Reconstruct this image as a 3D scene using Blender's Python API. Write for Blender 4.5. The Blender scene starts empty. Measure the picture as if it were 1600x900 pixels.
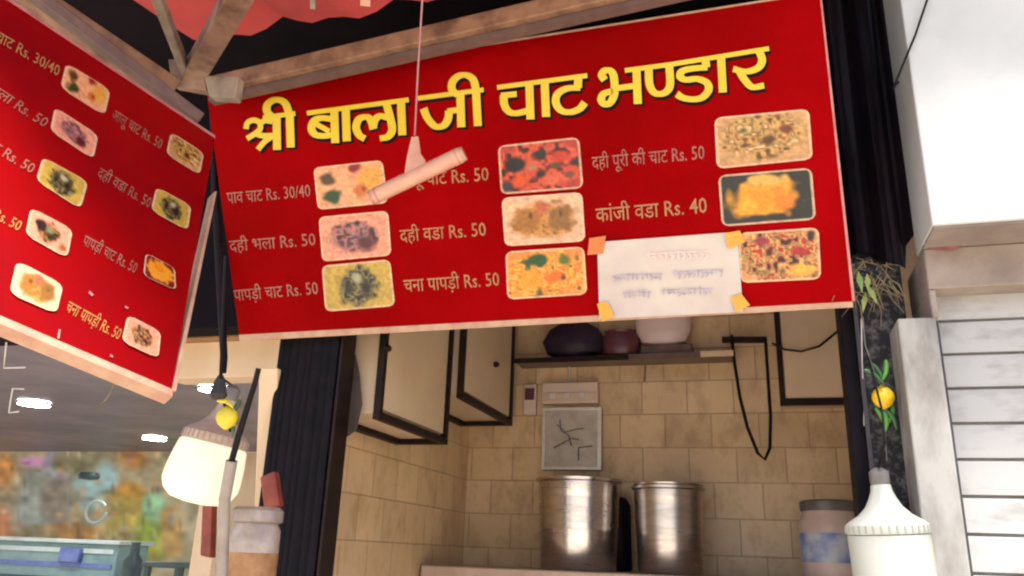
import bpy, bmesh, math, random
import numpy as np
R = math.radians
rnd = random.Random(7)
SC = bpy.context.scene
COL = SC.collection

# ------------------------------------------------------------------ camera
F = 1250.0                       # focal length in pixels of the 1600 x 900 photograph
def nrm(v):
    v = np.array(v, float); return v / np.linalg.norm(v)
ZC = nrm((140, -3750, F)); XC = nrm((4324, -255.24, -F)); YC = np.cross(ZC, XC)
EYE = np.array((0.0, 0.0, 1.6))
cam = bpy.data.cameras.new('camera'); cam.sensor_width = 36; cam.lens = 36 * F / 1600
cam.clip_start = 0.02; cam.clip_end = 500
co = bpy.data.objects.new('camera', cam); COL.objects.link(co); SC.camera = co
from mathutils import Matrix, Vector
Rw = np.array((XC, YC, ZC))      # rows: world axes in camera coordinates
m = Matrix(((Rw[0][0], -Rw[0][1], -Rw[0][2], EYE[0]), (Rw[1][0], -Rw[1][1], -Rw[1][2], EYE[1]),
            (Rw[2][0], -Rw[2][1], -Rw[2][2], EYE[2]), (0, 0, 0, 1)))
co.matrix_world = m

# ------------------------------------------------------------------ sky, sun, exposure
SUN_EL, SUN_AZ = 70.0, 12.0      # behind the camera, a little to the right
w = bpy.data.worlds.new('World'); SC.world = w; w.use_nodes = True
nt = w.node_tree; bg = nt.nodes['Background']
sky = nt.nodes.new('ShaderNodeTexSky'); sky.sky_type = 'NISHITA'; sky.sun_disc = False
sky.sun_elevation = R(SUN_EL); sky.sun_rotation = R(180 - SUN_AZ); sky.dust_density = 3.0; sky.air_density = 1.0; sky.ozone_density = 1.0
nt.links.new(sky.outputs[0], bg.inputs[0]); bg.inputs[1].default_value = 0.15
sl = bpy.data.lights.new('sun', 'SUN'); sl.energy = 4.2; sl.angle = R(14); sl.color = (1.0, 0.95, 0.88)
so = bpy.data.objects.new('sun', sl); COL.objects.link(so)
sd = Vector((math.sin(R(SUN_AZ)) * math.cos(R(SUN_EL)), -math.cos(R(SUN_AZ)) * math.cos(R(SUN_EL)), math.sin(R(SUN_EL))))
so.rotation_euler = (-sd).to_track_quat('-Z', 'Y').to_euler(); so.location = (0, -5, 12)
SC.view_settings.view_transform = 'Standard'; SC.view_settings.look = 'None'
SC.view_settings.gamma = 1; SC.view_settings.exposure = 1.45; SC.view_settings.use_curve_mapping = False
SC.render.engine = 'CYCLES'; SC.cycles.use_denoising = True; SC.cycles.max_bounces = 8
SC.cycles.pixel_filter_type = 'BLACKMAN_HARRIS'; SC.cycles.filter_width = 2.2

# ------------------------------------------------------------------ geometry helpers
def ray(x, y):
    d = np.array((x - 800, y - 450, F)); return np.array((XC @ d, YC @ d, ZC @ d))
def PY(x, y, Y): r = ray(x, y); return EYE + r * (Y / r[1])
def PX(x, y, X): r = ray(x, y); return EYE + r * (X / r[0])
def PZ(x, y, Z): r = ray(x, y); return EYE + r * ((Z - 1.6) / r[2])
def PD(x, y, D): return EYE + ray(x, y) * (D / F)
class Plane:
    def __init__(s, p, u, v):
        s.p = np.array(p, float); s.u = nrm(u); n = np.cross(s.u, v)
        s.n = nrm(n); s.v = np.cross(s.n, s.u)
        if s.n @ (EYE - s.p) < 0: s.n = -s.n
    def __call__(s, x, y, lift=0.0):
        r = ray(x, y); return EYE + r * (((s.p - EYE) @ s.n) / (r @ s.n)) + s.n * lift

def lin(r, g, b):
    f = lambda c: ((c / 255 + .055) / 1.055) ** 2.4 if c > 10 else c / 255 / 12.92
    return (f(r), f(g), f(b))

class MB:
    def __init__(s): s.v = []; s.f = []; s.sm = []; s.col = None
    def add(s, vs, fs, smooth=False):
        o = len(s.v); s.v += [tuple(map(float, p)) for p in vs]
        for f in fs: s.f.append([o + i for i in f]); s.sm.append(smooth)
        return s
    def hexa(s, b, t):
        return s.add(list(b) + list(t), [(3, 2, 1, 0), (4, 5, 6, 7), (0, 1, 5, 4), (1, 2, 6, 5), (2, 3, 7, 6), (3, 0, 4, 7)])
    def box(s, x0, x1, y0, y1, z0, z1):
        return s.hexa([(x0, y0, z0), (x1, y0, z0), (x1, y1, z0), (x0, y1, z0)], [(x0, y0, z1), (x1, y0, z1), (x1, y1, z1), (x0, y1, z1)])
    def slab(s, pts, off):
        """a polygon given thickness by the vector off"""
        n = len(pts); off = np.array(off); b = [np.array(p) + off for p in pts]
        return s.add(list(pts) + b, [tuple(range(n)), tuple(range(2 * n - 1, n - 1, -1))] + [(i, i + n, (i + 1) % n + n, (i + 1) % n) for i in range(n)])
    def bar(s, a, b, wdt, hgt, up=(0, 0, 1)):
        a = np.array(a, float); b = np.array(b, float); d = nrm(b - a); sd_ = nrm(np.cross(d, up)); u = np.cross(sd_, d)
        q = [(-1, -1), (1, -1), (1, 1), (-1, 1)]
        return s.hexa([a + sd_ * i * wdt / 2 + u * j * hgt / 2 for i, j in q], [b + sd_ * i * wdt / 2 + u * j * hgt / 2 for i, j in q])
    def tube(s, path, r, n=8, cap=True):
        path = [np.array(p, float) for p in path]; rs = r if isinstance(r, (list, tuple)) else [r] * len(path)
        rings = []; prev = None
        for i, p in enumerate(path):
            t = nrm(path[min(i + 1, len(path) - 1)] - path[max(i - 1, 0)])
            if prev is None:
                a = np.array((0, 0, 1.)) if abs(t[2]) < .9 else np.array((1., 0, 0))
                x = nrm(np.cross(t, a))
            else: x = nrm(prev - t * (prev @ t))
            prev = x; y = np.cross(t, x)
            rings.append([p + (x * math.cos(k * 2 * math.pi / n) + y * math.sin(k * 2 * math.pi / n)) * rs[i] for k in range(n)])
        vs = [q for g in rings for q in g]; fs = []
        for i in range(len(rings) - 1):
            for k in range(n):
                fs.append((i * n + k, i * n + (k + 1) % n, (i + 1) * n + (k + 1) % n, (i + 1) * n + k))
        if cap: fs += [tuple(range(n - 1, -1, -1)), tuple(range(len(vs) - n, len(vs)))]
        return s.add(vs, fs, True)
    def lathe(s, c, prof, n=36, sx=1, sy=1, tilt=None, closed=True):
        """prof: (radius, height) pairs about the vertical through c"""
        c = np.array(c, float); vs = []
        for r_, h in prof:
            for k in range(n):
                a = k * 2 * math.pi / n; p = np.array((r_ * sx * math.cos(a), r_ * sy * math.sin(a), h))
                if tilt is not None: p = np.array(tilt @ Vector(p))
                vs.append(c + p)
        fs = []
        for i in range(len(prof) - 1):
            for k in range(n): fs.append((i * n + k, i * n + (k + 1) % n, (i + 1) * n + (k + 1) % n, (i + 1) * n + k))
        if closed: fs += [tuple(range(n - 1, -1, -1)), tuple(range(len(vs) - n, len(vs)))]
        return s.add(vs, fs, True)
    def build(s, name, material, parent=None, origin=None, bevel=0.0):
        if parent is not None: org = WORLD[parent.name]
        elif origin is not None: org = np.array(origin, float)
        else:
            a = np.array(s.v); org = np.array(((a[:, 0].min() + a[:, 0].max()) / 2, (a[:, 1].min() + a[:, 1].max()) / 2, a[:, 2].min()))
        me = bpy.data.meshes.new(name); me.from_pydata([tuple(np.array(p) - org) for p in s.v], [], s.f)
        me.polygons.foreach_set('use_smooth', s.sm)
        if s.col is not None:
            at = me.color_attributes.new('Col', 'FLOAT_COLOR', 'POINT')
            at.data.foreach_set('color', np.array([(c[0], c[1], c[2], 1) for c in s.col], dtype=np.float32).ravel())
        me.materials.append(material); me.update()
        bm = bmesh.new(); bm.from_mesh(me)
        if s.col is None and not getattr(s, 'flat', False): bmesh.ops.recalc_face_normals(bm, faces=bm.faces)
        bm.to_mesh(me); bm.free()
        try: me.set_sharp_from_angle(angle=R(40))
        except Exception: pass
        o = bpy.data.objects.new(name, me); COL.objects.link(o)
        if parent is not None: o.parent = parent
        else: o.location = tuple(org)
        WORLD[o.name] = org
        if bevel:
            b = o.modifiers.new('bevel', 'BEVEL'); b.width = bevel; b.segments = 2; b.limit_method = 'ANGLE'; b.angle_limit = R(50)
        return o
WORLD = {}
def tag(o, label, cat, group=None, kind=None):
    if label: o['label'] = label
    if cat: o['category'] = cat
    if group: o['group'] = group
    if kind: o['kind'] = kind
    return o
def thing(name, label, cat, loc, group=None):
    o = bpy.data.objects.new(name, None); COL.objects.link(o); o.location = tuple(loc); o.empty_display_size = .05
    WORLD[o.name] = np.array(loc, float); return tag(o, label, cat, group)

# ------------------------------------------------------------------ materials
def mat(name, c1, c2=None, rough=.6, scale=6.0, metal=0.0, bump=0.0, bscale=60.0, spec=.5, trans=0.0, contrast=(.35, .65), detail=6, stretch=None, emit=None, coat=0.0, sss=0.0):
    M = bpy.data.materials.new(name); M.use_nodes = True; t = M.node_tree; N = t.nodes; L = t.links
    b = N['Principled BSDF']; b.inputs['Roughness'].default_value = rough; b.inputs['Metallic'].default_value = metal
    b.inputs['Specular IOR Level'].default_value = spec; b.inputs['Transmission Weight'].default_value = trans
    b.inputs['Coat Weight'].default_value = coat
    if c2 is None: c2 = tuple(x * .82 for x in c1)
    geo = N.new('ShaderNodeNewGeometry'); mp = N.new('ShaderNodeMapping')
    if stretch: mp.inputs['Scale'].default_value = stretch
    L.new(geo.outputs['Position'], mp.inputs[0])
    n = N.new('ShaderNodeTexNoise'); n.inputs['Scale'].default_value = scale; n.inputs['Detail'].default_value = detail; n.inputs['Roughness'].default_value = .6
    L.new(mp.outputs[0], n.inputs['Vector'])
    r = N.new('ShaderNodeValToRGB'); r.color_ramp.elements[0].position = contrast[0]; r.color_ramp.elements[1].position = contrast[1]
    r.color_ramp.elements[0].color = (*c1, 1); r.color_ramp.elements[1].color = (*c2, 1)
    L.new(n.outputs[0], r.inputs[0]); L.new(r.outputs[0], b.inputs['Base Color'])
    rr = N.new('ShaderNodeMapRange'); rr.inputs[3].default_value = max(rough - .1, .03); rr.inputs[4].default_value = min(rough + .12, 1)
    L.new(n.outputs[0], rr.inputs[0]); L.new(rr.outputs[0], b.inputs['Roughness'])
    if bump:
        n2 = N.new('ShaderNodeTexNoise'); n2.inputs['Scale'].default_value = bscale; n2.inputs['Detail'].default_value = 4
        L.new(mp.outputs[0], n2.inputs['Vector'])
        bp = N.new('ShaderNodeBump'); bp.inputs['Strength'].default_value = bump; bp.inputs['Distance'].default_value = .01
        L.new(n2.outputs[0], bp.inputs['Height']); L.new(bp.outputs[0], b.inputs['Normal'])
    if emit:
        b.inputs['Emission Color'].default_value = (*emit[0], 1); b.inputs['Emission Strength'].default_value = emit[1]
    if sss: b.inputs['Subsurface Weight'].default_value = sss; b.inputs['Subsurface Radius'].default_value = (.03, .02, .012)
    return M
def mat_attr(name, rough=.45):
    M = bpy.data.materials.new(name); M.use_nodes = True; t = M.node_tree; b = t.nodes['Principled BSDF']; b.inputs['Roughness'].default_value = rough
    a = t.nodes.new('ShaderNodeAttribute'); a.attribute_name = 'Col'; t.links.new(a.outputs['Color'], b.inputs['Base Color']); return M
def mat_tiles(name, axis, c1, c2, mortar, size, off=0.0):
    M = bpy.data.materials.new(name); M.use_nodes = True; t = M.node_tree; N = t.nodes; L = t.links; b = N['Principled BSDF']
    geo = N.new('ShaderNodeNewGeometry'); sp = N.new('ShaderNodeSeparateXYZ'); cb = N.new('ShaderNodeCombineXYZ')
    L.new(geo.outputs['Position'], sp.inputs[0]); L.new(sp.outputs[axis], cb.inputs[0]); L.new(sp.outputs['Z'], cb.inputs[1])
    mp = N.new('ShaderNodeMapping'); mp.inputs['Location'].default_value = (.07, .045, 0); L.new(cb.outputs[0], mp.inputs[0])
    br = N.new('ShaderNodeTexBrick'); br.offset = off; br.inputs['Scale'].default_value = 1; br.inputs['Brick Width'].default_value = size[0]; br.inputs['Row Height'].default_value = size[1]
    br.inputs['Mortar Size'].default_value = .0032; br.inputs['Mortar Smooth'].default_value = .25; br.inputs['Bias'].default_value = 0
    br.inputs['Color1'].default_value = (*c1, 1); br.inputs['Color2'].default_value = (*c2, 1); br.inputs['Mortar'].default_value = (*mortar, 1)
    L.new(mp.outputs[0], br.inputs['Vector'])
    n = N.new('ShaderNodeTexNoise'); n.inputs['Scale'].default_value = 3.5; n.inputs['Detail'].default_value = 7; L.new(geo.outputs['Position'], n.inputs['Vector'])
    mx = N.new('ShaderNodeMix'); mx.data_type = 'RGBA'; mx.blend_type = 'MULTIPLY'; mx.inputs[0].default_value = .7
    r = N.new('ShaderNodeValToRGB'); r.color_ramp.elements[0].position = .3; r.color_ramp.elements[1].position = .7
    r.color_ramp.elements[0].color = (.80, .76, .70, 1); r.color_ramp.elements[1].color = (1.0, 1.0, 1.0, 1)
    L.new(n.outputs[0], r.inputs[0]); L.new(br.outputs['Color'], mx.inputs[6]); L.new(r.outputs[0], mx.inputs[7]); L.new(mx.outputs[2], b.inputs['Base Color'])
    n3 = N.new('ShaderNodeTexNoise'); n3.inputs['Scale'].default_value = 9; n3.inputs['Detail'].default_value = 9; n3.inputs['Roughness'].default_value = .7
    mp3 = N.new('ShaderNodeMapping'); mp3.inputs['Scale'].default_value = (1.2, 1.2, .75); L.new(geo.outputs['Position'], mp3.inputs[0]); L.new(mp3.outputs[0], n3.inputs['Vector'])
    r3 = N.new('ShaderNodeValToRGB'); r3.color_ramp.elements[0].position = .36; r3.color_ramp.elements[1].position = .52
    r3.color_ramp.elements[0].color = (.66, .58, .5, 1); r3.color_ramp.elements[1].color = (1, 1, 1, 1); L.new(n3.outputs[0], r3.inputs[0])
    mx3 = N.new('ShaderNodeMix'); mx3.data_type = 'RGBA'; mx3.blend_type = 'MULTIPLY'; mx3.inputs[0].default_value = .6
    L.new(mx.outputs[2], mx3.inputs[6]); L.new(r3.outputs[0], mx3.inputs[7]); L.new(mx3.outputs[2], b.inputs['Base Color'])
    bp = N.new('ShaderNodeBump'); bp.inputs['Strength'].default_value = .5; bp.inputs['Distance'].default_value = .004; bp.invert = True
    L.new(br.outputs['Fac'], bp.inputs['Height']); L.new(bp.outputs[0], b.inputs['Normal'])
    b.inputs['Roughness'].default_value = .38
    return M
M = {}
M['red'] = mat('red_print', (.18, .0002, .0006), (.27, .0004, .002), .45, 1.6, bump=.12, bscale=4, spec=.015)
M['red_tilted'] = mat('red_print_glossy', (.25, .0006, .0010), (.15, .0003, .003), .36, 2.2, bump=.14, bscale=4, spec=.09)
M['cream_edge'] = mat('cream_edge', (.42, .265, .17), (.36, .18, .12), .55, 22, contrast=(.4, .65))
M['pink_edge'] = mat('faded_edge', (.45, .20, .18), (.35, .10, .10), .5, 20)
M['yellow'] = mat('yellow_lettering', (.56, .41, .006), (.55, .36, .006), .4, 12)
M['black_ink'] = mat('black_ink', (.006, .003, .002), (.010, .004, .003), .6, 12, spec=.05)
M['pink_ink'] = mat('pale_lettering', (.31, .11, .07), (.22, .05, .035), .5, 40)
M['yell_ink'] = mat('pale_yellow_lettering', (.34, .175, .06), (.27, .09, .035), .5, 40)
M['orange_ink'] = mat('orange_lettering', (.42, .18, .03), (.36, .12, .03), .5, 30)
M['print'] = mat_attr('printed_picture', .4)
M['print_mural'] = mat_attr('printed_mural', .55)
M['paper'] = mat('white_paper', (.50, .44, .375), (.43, .36, .33), .75, 7)
M['grey_ink'] = mat('faded_ink', (.26, .22, .30), (.42, .36, .42), .7, 60)
M['red_ink'] = mat('faded_red_ink', (.70, .50, .48), (.66, .46, .44), .7, 60)
M['tape'] = mat('orange_tape', (.55, .24, .012), (.58, .30, .03), .35, 25)
M['tape_red'] = mat('faded_orange_tape', (.50, .14, .02), (.44, .10, .02), .35, 25)
M['tile_x'] = mat_tiles('beige_tiles', 'X', (.68, .485, .285), (.56, .395, .225), (.42, .28, .16), (.205, .152), .5)
M['tile_y'] = mat_tiles('beige_tiles_side', 'Y', (.72, .505, .285), (.60, .415, .235), (.46, .30, .165), (.205, .152), .5)
M['plaster'] = mat('grimy_plaster', (.58, .47, .36), (.48, .38, .29), .85, 3, bump=.1)
M['laminate'] = mat('beige_laminate', (.60, .45, .28), (.54, .39, .25), .45, 4)
M['laminate2'] = mat('beige_pink_laminate', (.56, .42, .28), (.50, .36, .24), .5, 4)
M['shelf_board'] = mat('brown_board', (.20, .14, .095), (.14, .09, .06), .6, 8)
M['dark_wood'] = mat('dark_trim', (.010, .005, .004), (.020, .010, .007), .5, 18, spec=.15)
M['black_metal'] = mat('black_paint', (.003, .0025, .004), (.008, .005, .008), .55, 14, bump=.1, spec=.1)
M['black_cloth'] = mat('black_sheet', (.0035, .003, .005), (.010, .004, .007), .6, 6, bump=.25, bscale=30, spec=.15)
M['speckle'] = mat('speckled_dark_metal', (.014, .013, .015), (.13, .12, .115), .65, 55, contrast=(.48, .74), bump=.2, spec=.2)
M['steel'] = mat('stainless_steel', (.66, .63, .62), (.50, .46, .45), .24, 9, metal=1.0, stretch=(1, 1, 6))
M['steel2'] = mat('worn_steel', (.58, .54, .52), (.44, .40, .38), .3, 9, metal=1.0, stretch=(1, 1, 6))
M['white'] = mat('white_paint', (.47, .48, .47), (.40, .415, .41), .6, 5, bump=.05, contrast=(.4, .75))
M['white_dirty'] = mat('dirty_white_paint', (.30, .295, .275), (.13, .11, .095), .75, 13, contrast=(.42, .75), bump=.08, stretch=(1, 1, .35))
M['soffit'] = mat('shade_tinted_soffit', (.25, .205, .18), (.17, .13, .11), .85, 6, bump=.1)  # darker tone puts the shade under the fascia into the colour
M['lintel'] = mat('pinkish_lintel', (.30, .245, .21), (.20, .155, .13), .8, 7, bump=.1)
M['shutter'] = mat('white_shutter', (.40, .39, .375), (.17, .155, .145), .55, 9, contrast=(.5, .85), stretch=(.8, 1, 2))
M['gap'] = mat('dark_gap', (.03, .028, .032), (.05, .045, .05), .7)
M['beam'] = mat('rusty_beam', (.23, .12, .065), (.08, .032, .018), .7, 14, contrast=(.4, .68), bump=.2, bscale=80)
M['beam_dark'] = mat('brown_metal', (.13, .075, .06), (.075, .04, .036), .55, 12, bump=.1)
M['bracket'] = mat('grey_beige_metal', (.27, .165, .11), (.11, .055, .036), .6, 14, contrast=(.4, .68), bump=.1)
M['bracket_pale'] = mat('pale_metal_plate', (.25, .20, .15), (.12, .085, .065), .55, 14, contrast=(.4, .68))
M['awning'] = mat('red_awning_cloth', (.38, .038, .033), (.26, .025, .026), .8, 3, bump=.1, bscale=200, trans=0)
M['darkwall'] = mat('near_black_wall', (.008, .005, .008), (.004, .003, .005), .9, 3, spec=.1)  # near-black base colour for the upper walls and canopy
M['stick'] = mat('pale_pink_plastic', (.50, .225, .165), (.54, .31, .20), .5, 14)
M['stick_tag'] = mat('faded_pink_tag', (.40, .17, .13), (.46, .27, .18), .6, 22)
M['thread'] = mat('pale_thread', (.42, .2, .2), (.35, .15, .16), .7)
M['white_wire'] = mat('white_wire', (.52, .50, .48), None, .5)
M['black_wire'] = mat('black_wire', (.006, .005, .006), None, .5, spec=.15)
M['lemon'] = mat('lemon_skin', (.78, .50, .012), (.70, .40, .010), .38, 60, bump=.15, bscale=160)
M['lemon_green'] = mat('greenish_lemon_skin', (.62, .46, .02), (.50, .42, .03), .4, 40, bump=.15, bscale=160)
M['chilli'] = mat('green_chilli', (.10, .30, .03), (.05, .17, .025), .3, 20)
M['chilli_dark'] = mat('dark_green_chilli', (.03, .10, .025), (.02, .06, .02), .35, 20)
M['coal'] = mat('charcoal', (.012, .012, .012), (.03, .03, .03), .8, 40, bump=.5)
M['scoop'] = mat('white_plastic', (.46, .48, .44), (.41, .44, .39), .4, 6)
M['scoop_rib'] = mat('grey_green_recess', (.26, .27, .22), (.32, .33, .28), .5, 8)
M['lamp_glow'] = mat('glowing_lamp_body', (.58, .54, .42), None, .4, emit=((1.0, .87, .58), .24))
M['lamp_rib'] = mat('pinkish_grey_rib', (.30, .20, .16), (.36, .26, .2), .5, 20)
M['socket'] = mat('grey_socket', (.16, .15, .14), (.10, .09, .09), .5, 20)
M['lamp_cap'] = mat('lamp_housing', (.42, .33, .27), (.34, .24, .19), .5, 30)
M['grey_pole'] = mat('grey_pole', (.30, .25, .21), (.20, .16, .14), .5, 14)
M['jar_glass'] = mat('cloudy_jar', (.40, .33, .29), (.26, .20, .18), .3, 22)
M['jar_food'] = mat('orange_snack', (.38, .20, .085), (.25, .11, .04), .7, 30, bump=.4)
M['jar_lid'] = mat('greyish_lid', (.34, .28, .25), (.19, .15, .14), .45, 18)
M['plank'] = mat('cream_plank', (.66, .50, .33), (.60, .43, .27), .6, 8, stretch=(1, 1, .2))
M['orange_board'] = mat('orange_brown_wood', (.33, .17, .06), (.20, .09, .035), .6, 7)
M['red_packet'] = mat('red_packet', (.24, .040, .022), (.15, .02, .015), .5, 22)
M['ceil'] = mat('lilac_grey_ceiling', (.29, .245, .29), (.19, .165, .21), .4, 1.2)
M['light'] = mat('ceiling_lamp', (1, 1, 1), None, .4, emit=((1, .98, .95), 45.0))
M['ground'] = mat('dusty_concrete', (.52, .45, .36), (.44, .38, .30), .9, 1.5, bump=.2)
M['dark_bag'] = mat('dark_purple_plastic', (.016, .009, .022), (.03, .016, .03), .45, 12, bump=.2, spec=.2)
M['maroon'] = mat('maroon_enamel', (.11, .03, .04), (.08, .02, .03), .35, 10)
M['pale_bowl'] = mat('pale_pink_plastic_bowl', (.62, .48, .45), (.56, .42, .40), .4, 6)
M['switch'] = mat('pinkish_plastic', (.60, .46, .37), (.54, .40, .32), .45, 8)
M['panel'] = mat('scratched_metal_panel', (.52, .47, .40), (.40, .35, .29), .35, 16, metal=.35)
M['panel_rim'] = mat('bright_metal_rim', (.74, .70, .64), (.64, .6, .54), .3, 16, metal=.4)
M['scribble'] = mat('grey_scribble', (.2, .17, .15), None, .6)
M['ledge'] = mat('worn_stone_ledge', (.50, .36, .27), (.40, .27, .19), .6, 7, bump=.1)
M['tub_body'] = mat('pinkish_tub', (.46, .36, .32), (.38, .27, .23), .4, 9)
M['tub_label'] = mat('blue_label', (.08, .13, .32), (.34, .36, .40), .4, 16)
M['tub_lid'] = mat('dark_grey_lid', (.06, .05, .05), (.10, .085, .08), .4, 9)
M['straw'] = mat('dry_straw', (.26, .19, .10), (.10, .08, .04), .8, 40)
M['leaf'] = mat('green_leaf', (.10, .17, .03), (.22, .22, .05), .6, 40)
M['stain'] = mat('dark_red_stain', (.17, .05, .06), (.26, .11, .11), .7, 40)
M['counter'] = mat('teal_counter', (.26, .42, .40), (.17, .30, .36), .4, 4)
M['blue'] = mat('blue_panel', (.10, .14, .48), (.16, .24, .55), .35, 8)
M['dark_obj'] = mat('dark_teal_plastic', (.03, .06, .07), (.05, .09, .09), .4, 6)
M['ring'] = mat('pale_teal_ring', (.62, .76, .76), None, .4)
M['brown_cloth'] = mat('dark_brown_cloth', (.030, .020, .018), (.06, .04, .03), .9, 9, bump=.4)
M['blue_wall'] = mat('bluish_wall', (.42, .44, .46), (.36, .36, .38), .7, 3)

# ------------------------------------------------------------------ setting
g = MB().add([(-60, -60, 0), (60, -60, 0), (60, 60, 0), (-60, 60, 0)], [(0, 1, 2, 3)]); g.flat = True
tag(g.build('ground', M['ground'], origin=(0, 0, 0)), 'dusty concrete street and floor below the stalls', 'ground', kind='structure')

XL, YB = -1.32, 3.70             # stall: left wall face, back wall face
tag(MB().box(XL - .12, .75, YB, YB + .12, 0.004, 2.98).build('tiled_wall', M['tile_x']), 'beige tiled back wall of the food stall behind the steel pots', 'wall', kind='structure')
tag(MB().box(XL - .12, XL, 2.255, YB - .002, 0.004, 2.98).build('tiled_wall', M['tile_y']), 'beige tiled side wall below the two wall cupboards', 'wall', kind='structure')
tag(MB().box(.52, .64, 2.36, YB - .002, 0.004, 2.98).build('stall_wall', M['plaster']), 'plastered inner wall behind the black post', 'wall', kind='structure')
tag(MB().box(XL - .12, .75, 2.30, YB + .12, 2.985, 3.08).build('stall_ceiling', M['plaster']), 'plaster ceiling of the food stall', 'ceiling', kind='structure')
tag(MB().box(-2.6, .46, 2.42, 2.54, 3.085, 4.6).build('upper_wall', M['darkwall']), 'dark wall above the red menu board', 'wall', kind='structure')

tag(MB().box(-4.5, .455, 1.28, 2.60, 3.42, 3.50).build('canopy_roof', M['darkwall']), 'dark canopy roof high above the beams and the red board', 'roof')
tag(MB().box(-16, XL - .13, 2.62, 2.74, 2.42, 4.2).build('dark_hall_wall', M['darkwall']), 'dark wall seen in the gap between the two boards', 'wall', kind='structure')
# ------------------------------------------------------------------ lettering helpers
def text_mesh(body, offset=.012):
    cu = bpy.data.curves.new('lettering', 'FONT'); cu.body = body; cu.size = 1; cu.offset = offset; cu.resolution_u = 2
    o = bpy.data.objects.new('lettering', cu); COL.objects.link(o)
    dg = bpy.context.evaluated_depsgraph_get(); dg.update()
    me = bpy.data.meshes.new_from_object(o.evaluated_get(dg))
    vs = [(v.co.x, v.co.y) for v in me.vertices]; fs = [tuple(p.vertices) for p in me.polygons]
    bpy.data.objects.remove(o); bpy.data.curves.remove(cu); bpy.data.meshes.remove(me)
    return vs, fs
def print_line(pl, body, p0, p1, hpx, material, parent, lift=.0016, offset=.004, name='price_line'):
    """one printed line: baseline from photo point p0 to p1, letter height hpx there"""
    vs, fs = text_mesh(body, offset); W = max(v[0] for v in vs)
    a = pl(*p0, lift); b = pl(*p1, lift); d = b - a
    mid = ((p0[0] + p1[0]) / 2, (p0[1] + p1[1]) / 2); n = pl.n
    up = nrm(np.cross(n, d)); up = up if up[2] > 0 else -up
    hm = abs((pl(mid[0], mid[1] - hpx) - pl(*mid)) @ up) / .74
    mb = MB(); mb.flat = True
    mb.add([a + d * (x / W) + up * (y * hm) for x, y in vs], fs)
    return mb.build(name, material, parent)
def stroke(mb, pl, pts, wpx, lift, ends=True, smooth=True):
    """a brush stroke traced on plane pl, wpx wide"""
    P = [np.array(p, float) for p in pts]
    if smooth and len(P) > 2:                        # Catmull-Rom
        Q = [P[0]]; E = [2 * P[0] - P[1]] + P + [2 * P[-1] - P[-2]]
        for i in range(1, len(E) - 2):
            for k in range(1, 6):
                t = k / 5; a, b, c, d = E[i - 1:i + 3]
                Q.append(.5 * (2 * b + (c - a) * t + (2 * a - 5 * b + 4 * c - d) * t * t + (3 * b - a - 3 * c + d) * t ** 3))
        P = Q
    L_, R_ = [], []
    for i, p in enumerate(P):
        d = nrm(P[min(i + 1, len(P) - 1)] - P[max(i - 1, 0)]); nn = np.array((-d[1], d[0]))
        ww = wpx[0] + (wpx[1] - wpx[0]) * abs(d[1]) if isinstance(wpx, tuple) else wpx
        L_.append(pl(*(p + nn * ww / 2), lift)); R_.append(pl(*(p - nn * ww / 2), lift))
    n = len(P); mb.add(L_ + R_, [(i, i + 1, n + i + 1, n + i) for i in range(n - 1)])

# ------------------------------------------------------------------ printed food pictures
def picture(pl, quad, paint, parent, seed, lift=.002, nu=60, nv=42, corner=.14, label=None, material='print', name='food_picture', gain=.58, rim=True):
    """a printed picture with rounded corners; paint(u, v, rnd-noise) gives its ink colour"""
    TL, TR, BR, BL = [pl(*q, lift) for q in quad]
    rs = np.random.RandomState(seed)
    def noise(nx, ny):
        g_ = rs.rand(ny + 2, nx + 2)
        def f(u, v):
            x, y = u * nx, v * ny; i, j = int(x), int(y); fx, fy = x - i, y - j
            fx = fx * fx * (3 - 2 * fx); fy = fy * fy * (3 - 2 * fy)
            return (g_[j, i] * (1 - fx) + g_[j, i + 1] * fx) * (1 - fy) + (g_[j + 1, i] * (1 - fx) + g_[j + 1, i + 1] * fx) * fy
        return f
    ns = (noise(5, 4), noise(11, 8), noise(22, 15), noise(40, 28))
    mb = MB(); mb.flat = True; vs = []; cs = []; asp = np.linalg.norm(TR - TL) / max(np.linalg.norm(BL - TL), 1e-6)
    for j in range(nv + 1):
        v = j / nv; e = min(v, 1 - v); ins = 0
        if e < corner: ins = (corner - math.sqrt(max(corner ** 2 - (corner - e) ** 2, 0))) / asp
        for i in range(nu + 1):
            u = ins + (1 - 2 * ins) * i / nu
            vs.append((TL * (1 - u) + TR * u) * (1 - v) + (BL * (1 - u) + BR * u) * v); sh_k = gain * (.62 + .36 * ns[2](u, v) + .46 * ns[3](u, v)); cl = paint(u, v, ns)
            if gain < 1: cl = tuple(1.12 * q ** 1.32 for q in cl)
            if rim and min(e, min(i, nu - i) / nu * asp) < .045: cl = mixc(cl, lin(252, 205, 165), .75)
            cs.append(tuple(q * sh_k for q in cl))
    W = nu + 1
    mb.add(vs, [(j * W + i, j * W + i + 1, (j + 1) * W + i + 1, (j + 1) * W + i) for j in range(nv) for i in range(nu)])
    mb.col = cs; o = mb.build(name, M[material], parent)
    if label: o['label'] = label
    return o
def mixc(a, b, t): t = max(0, min(1, t)); return tuple(x * (1 - t) + y * t for x, y in zip(a, b))
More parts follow.
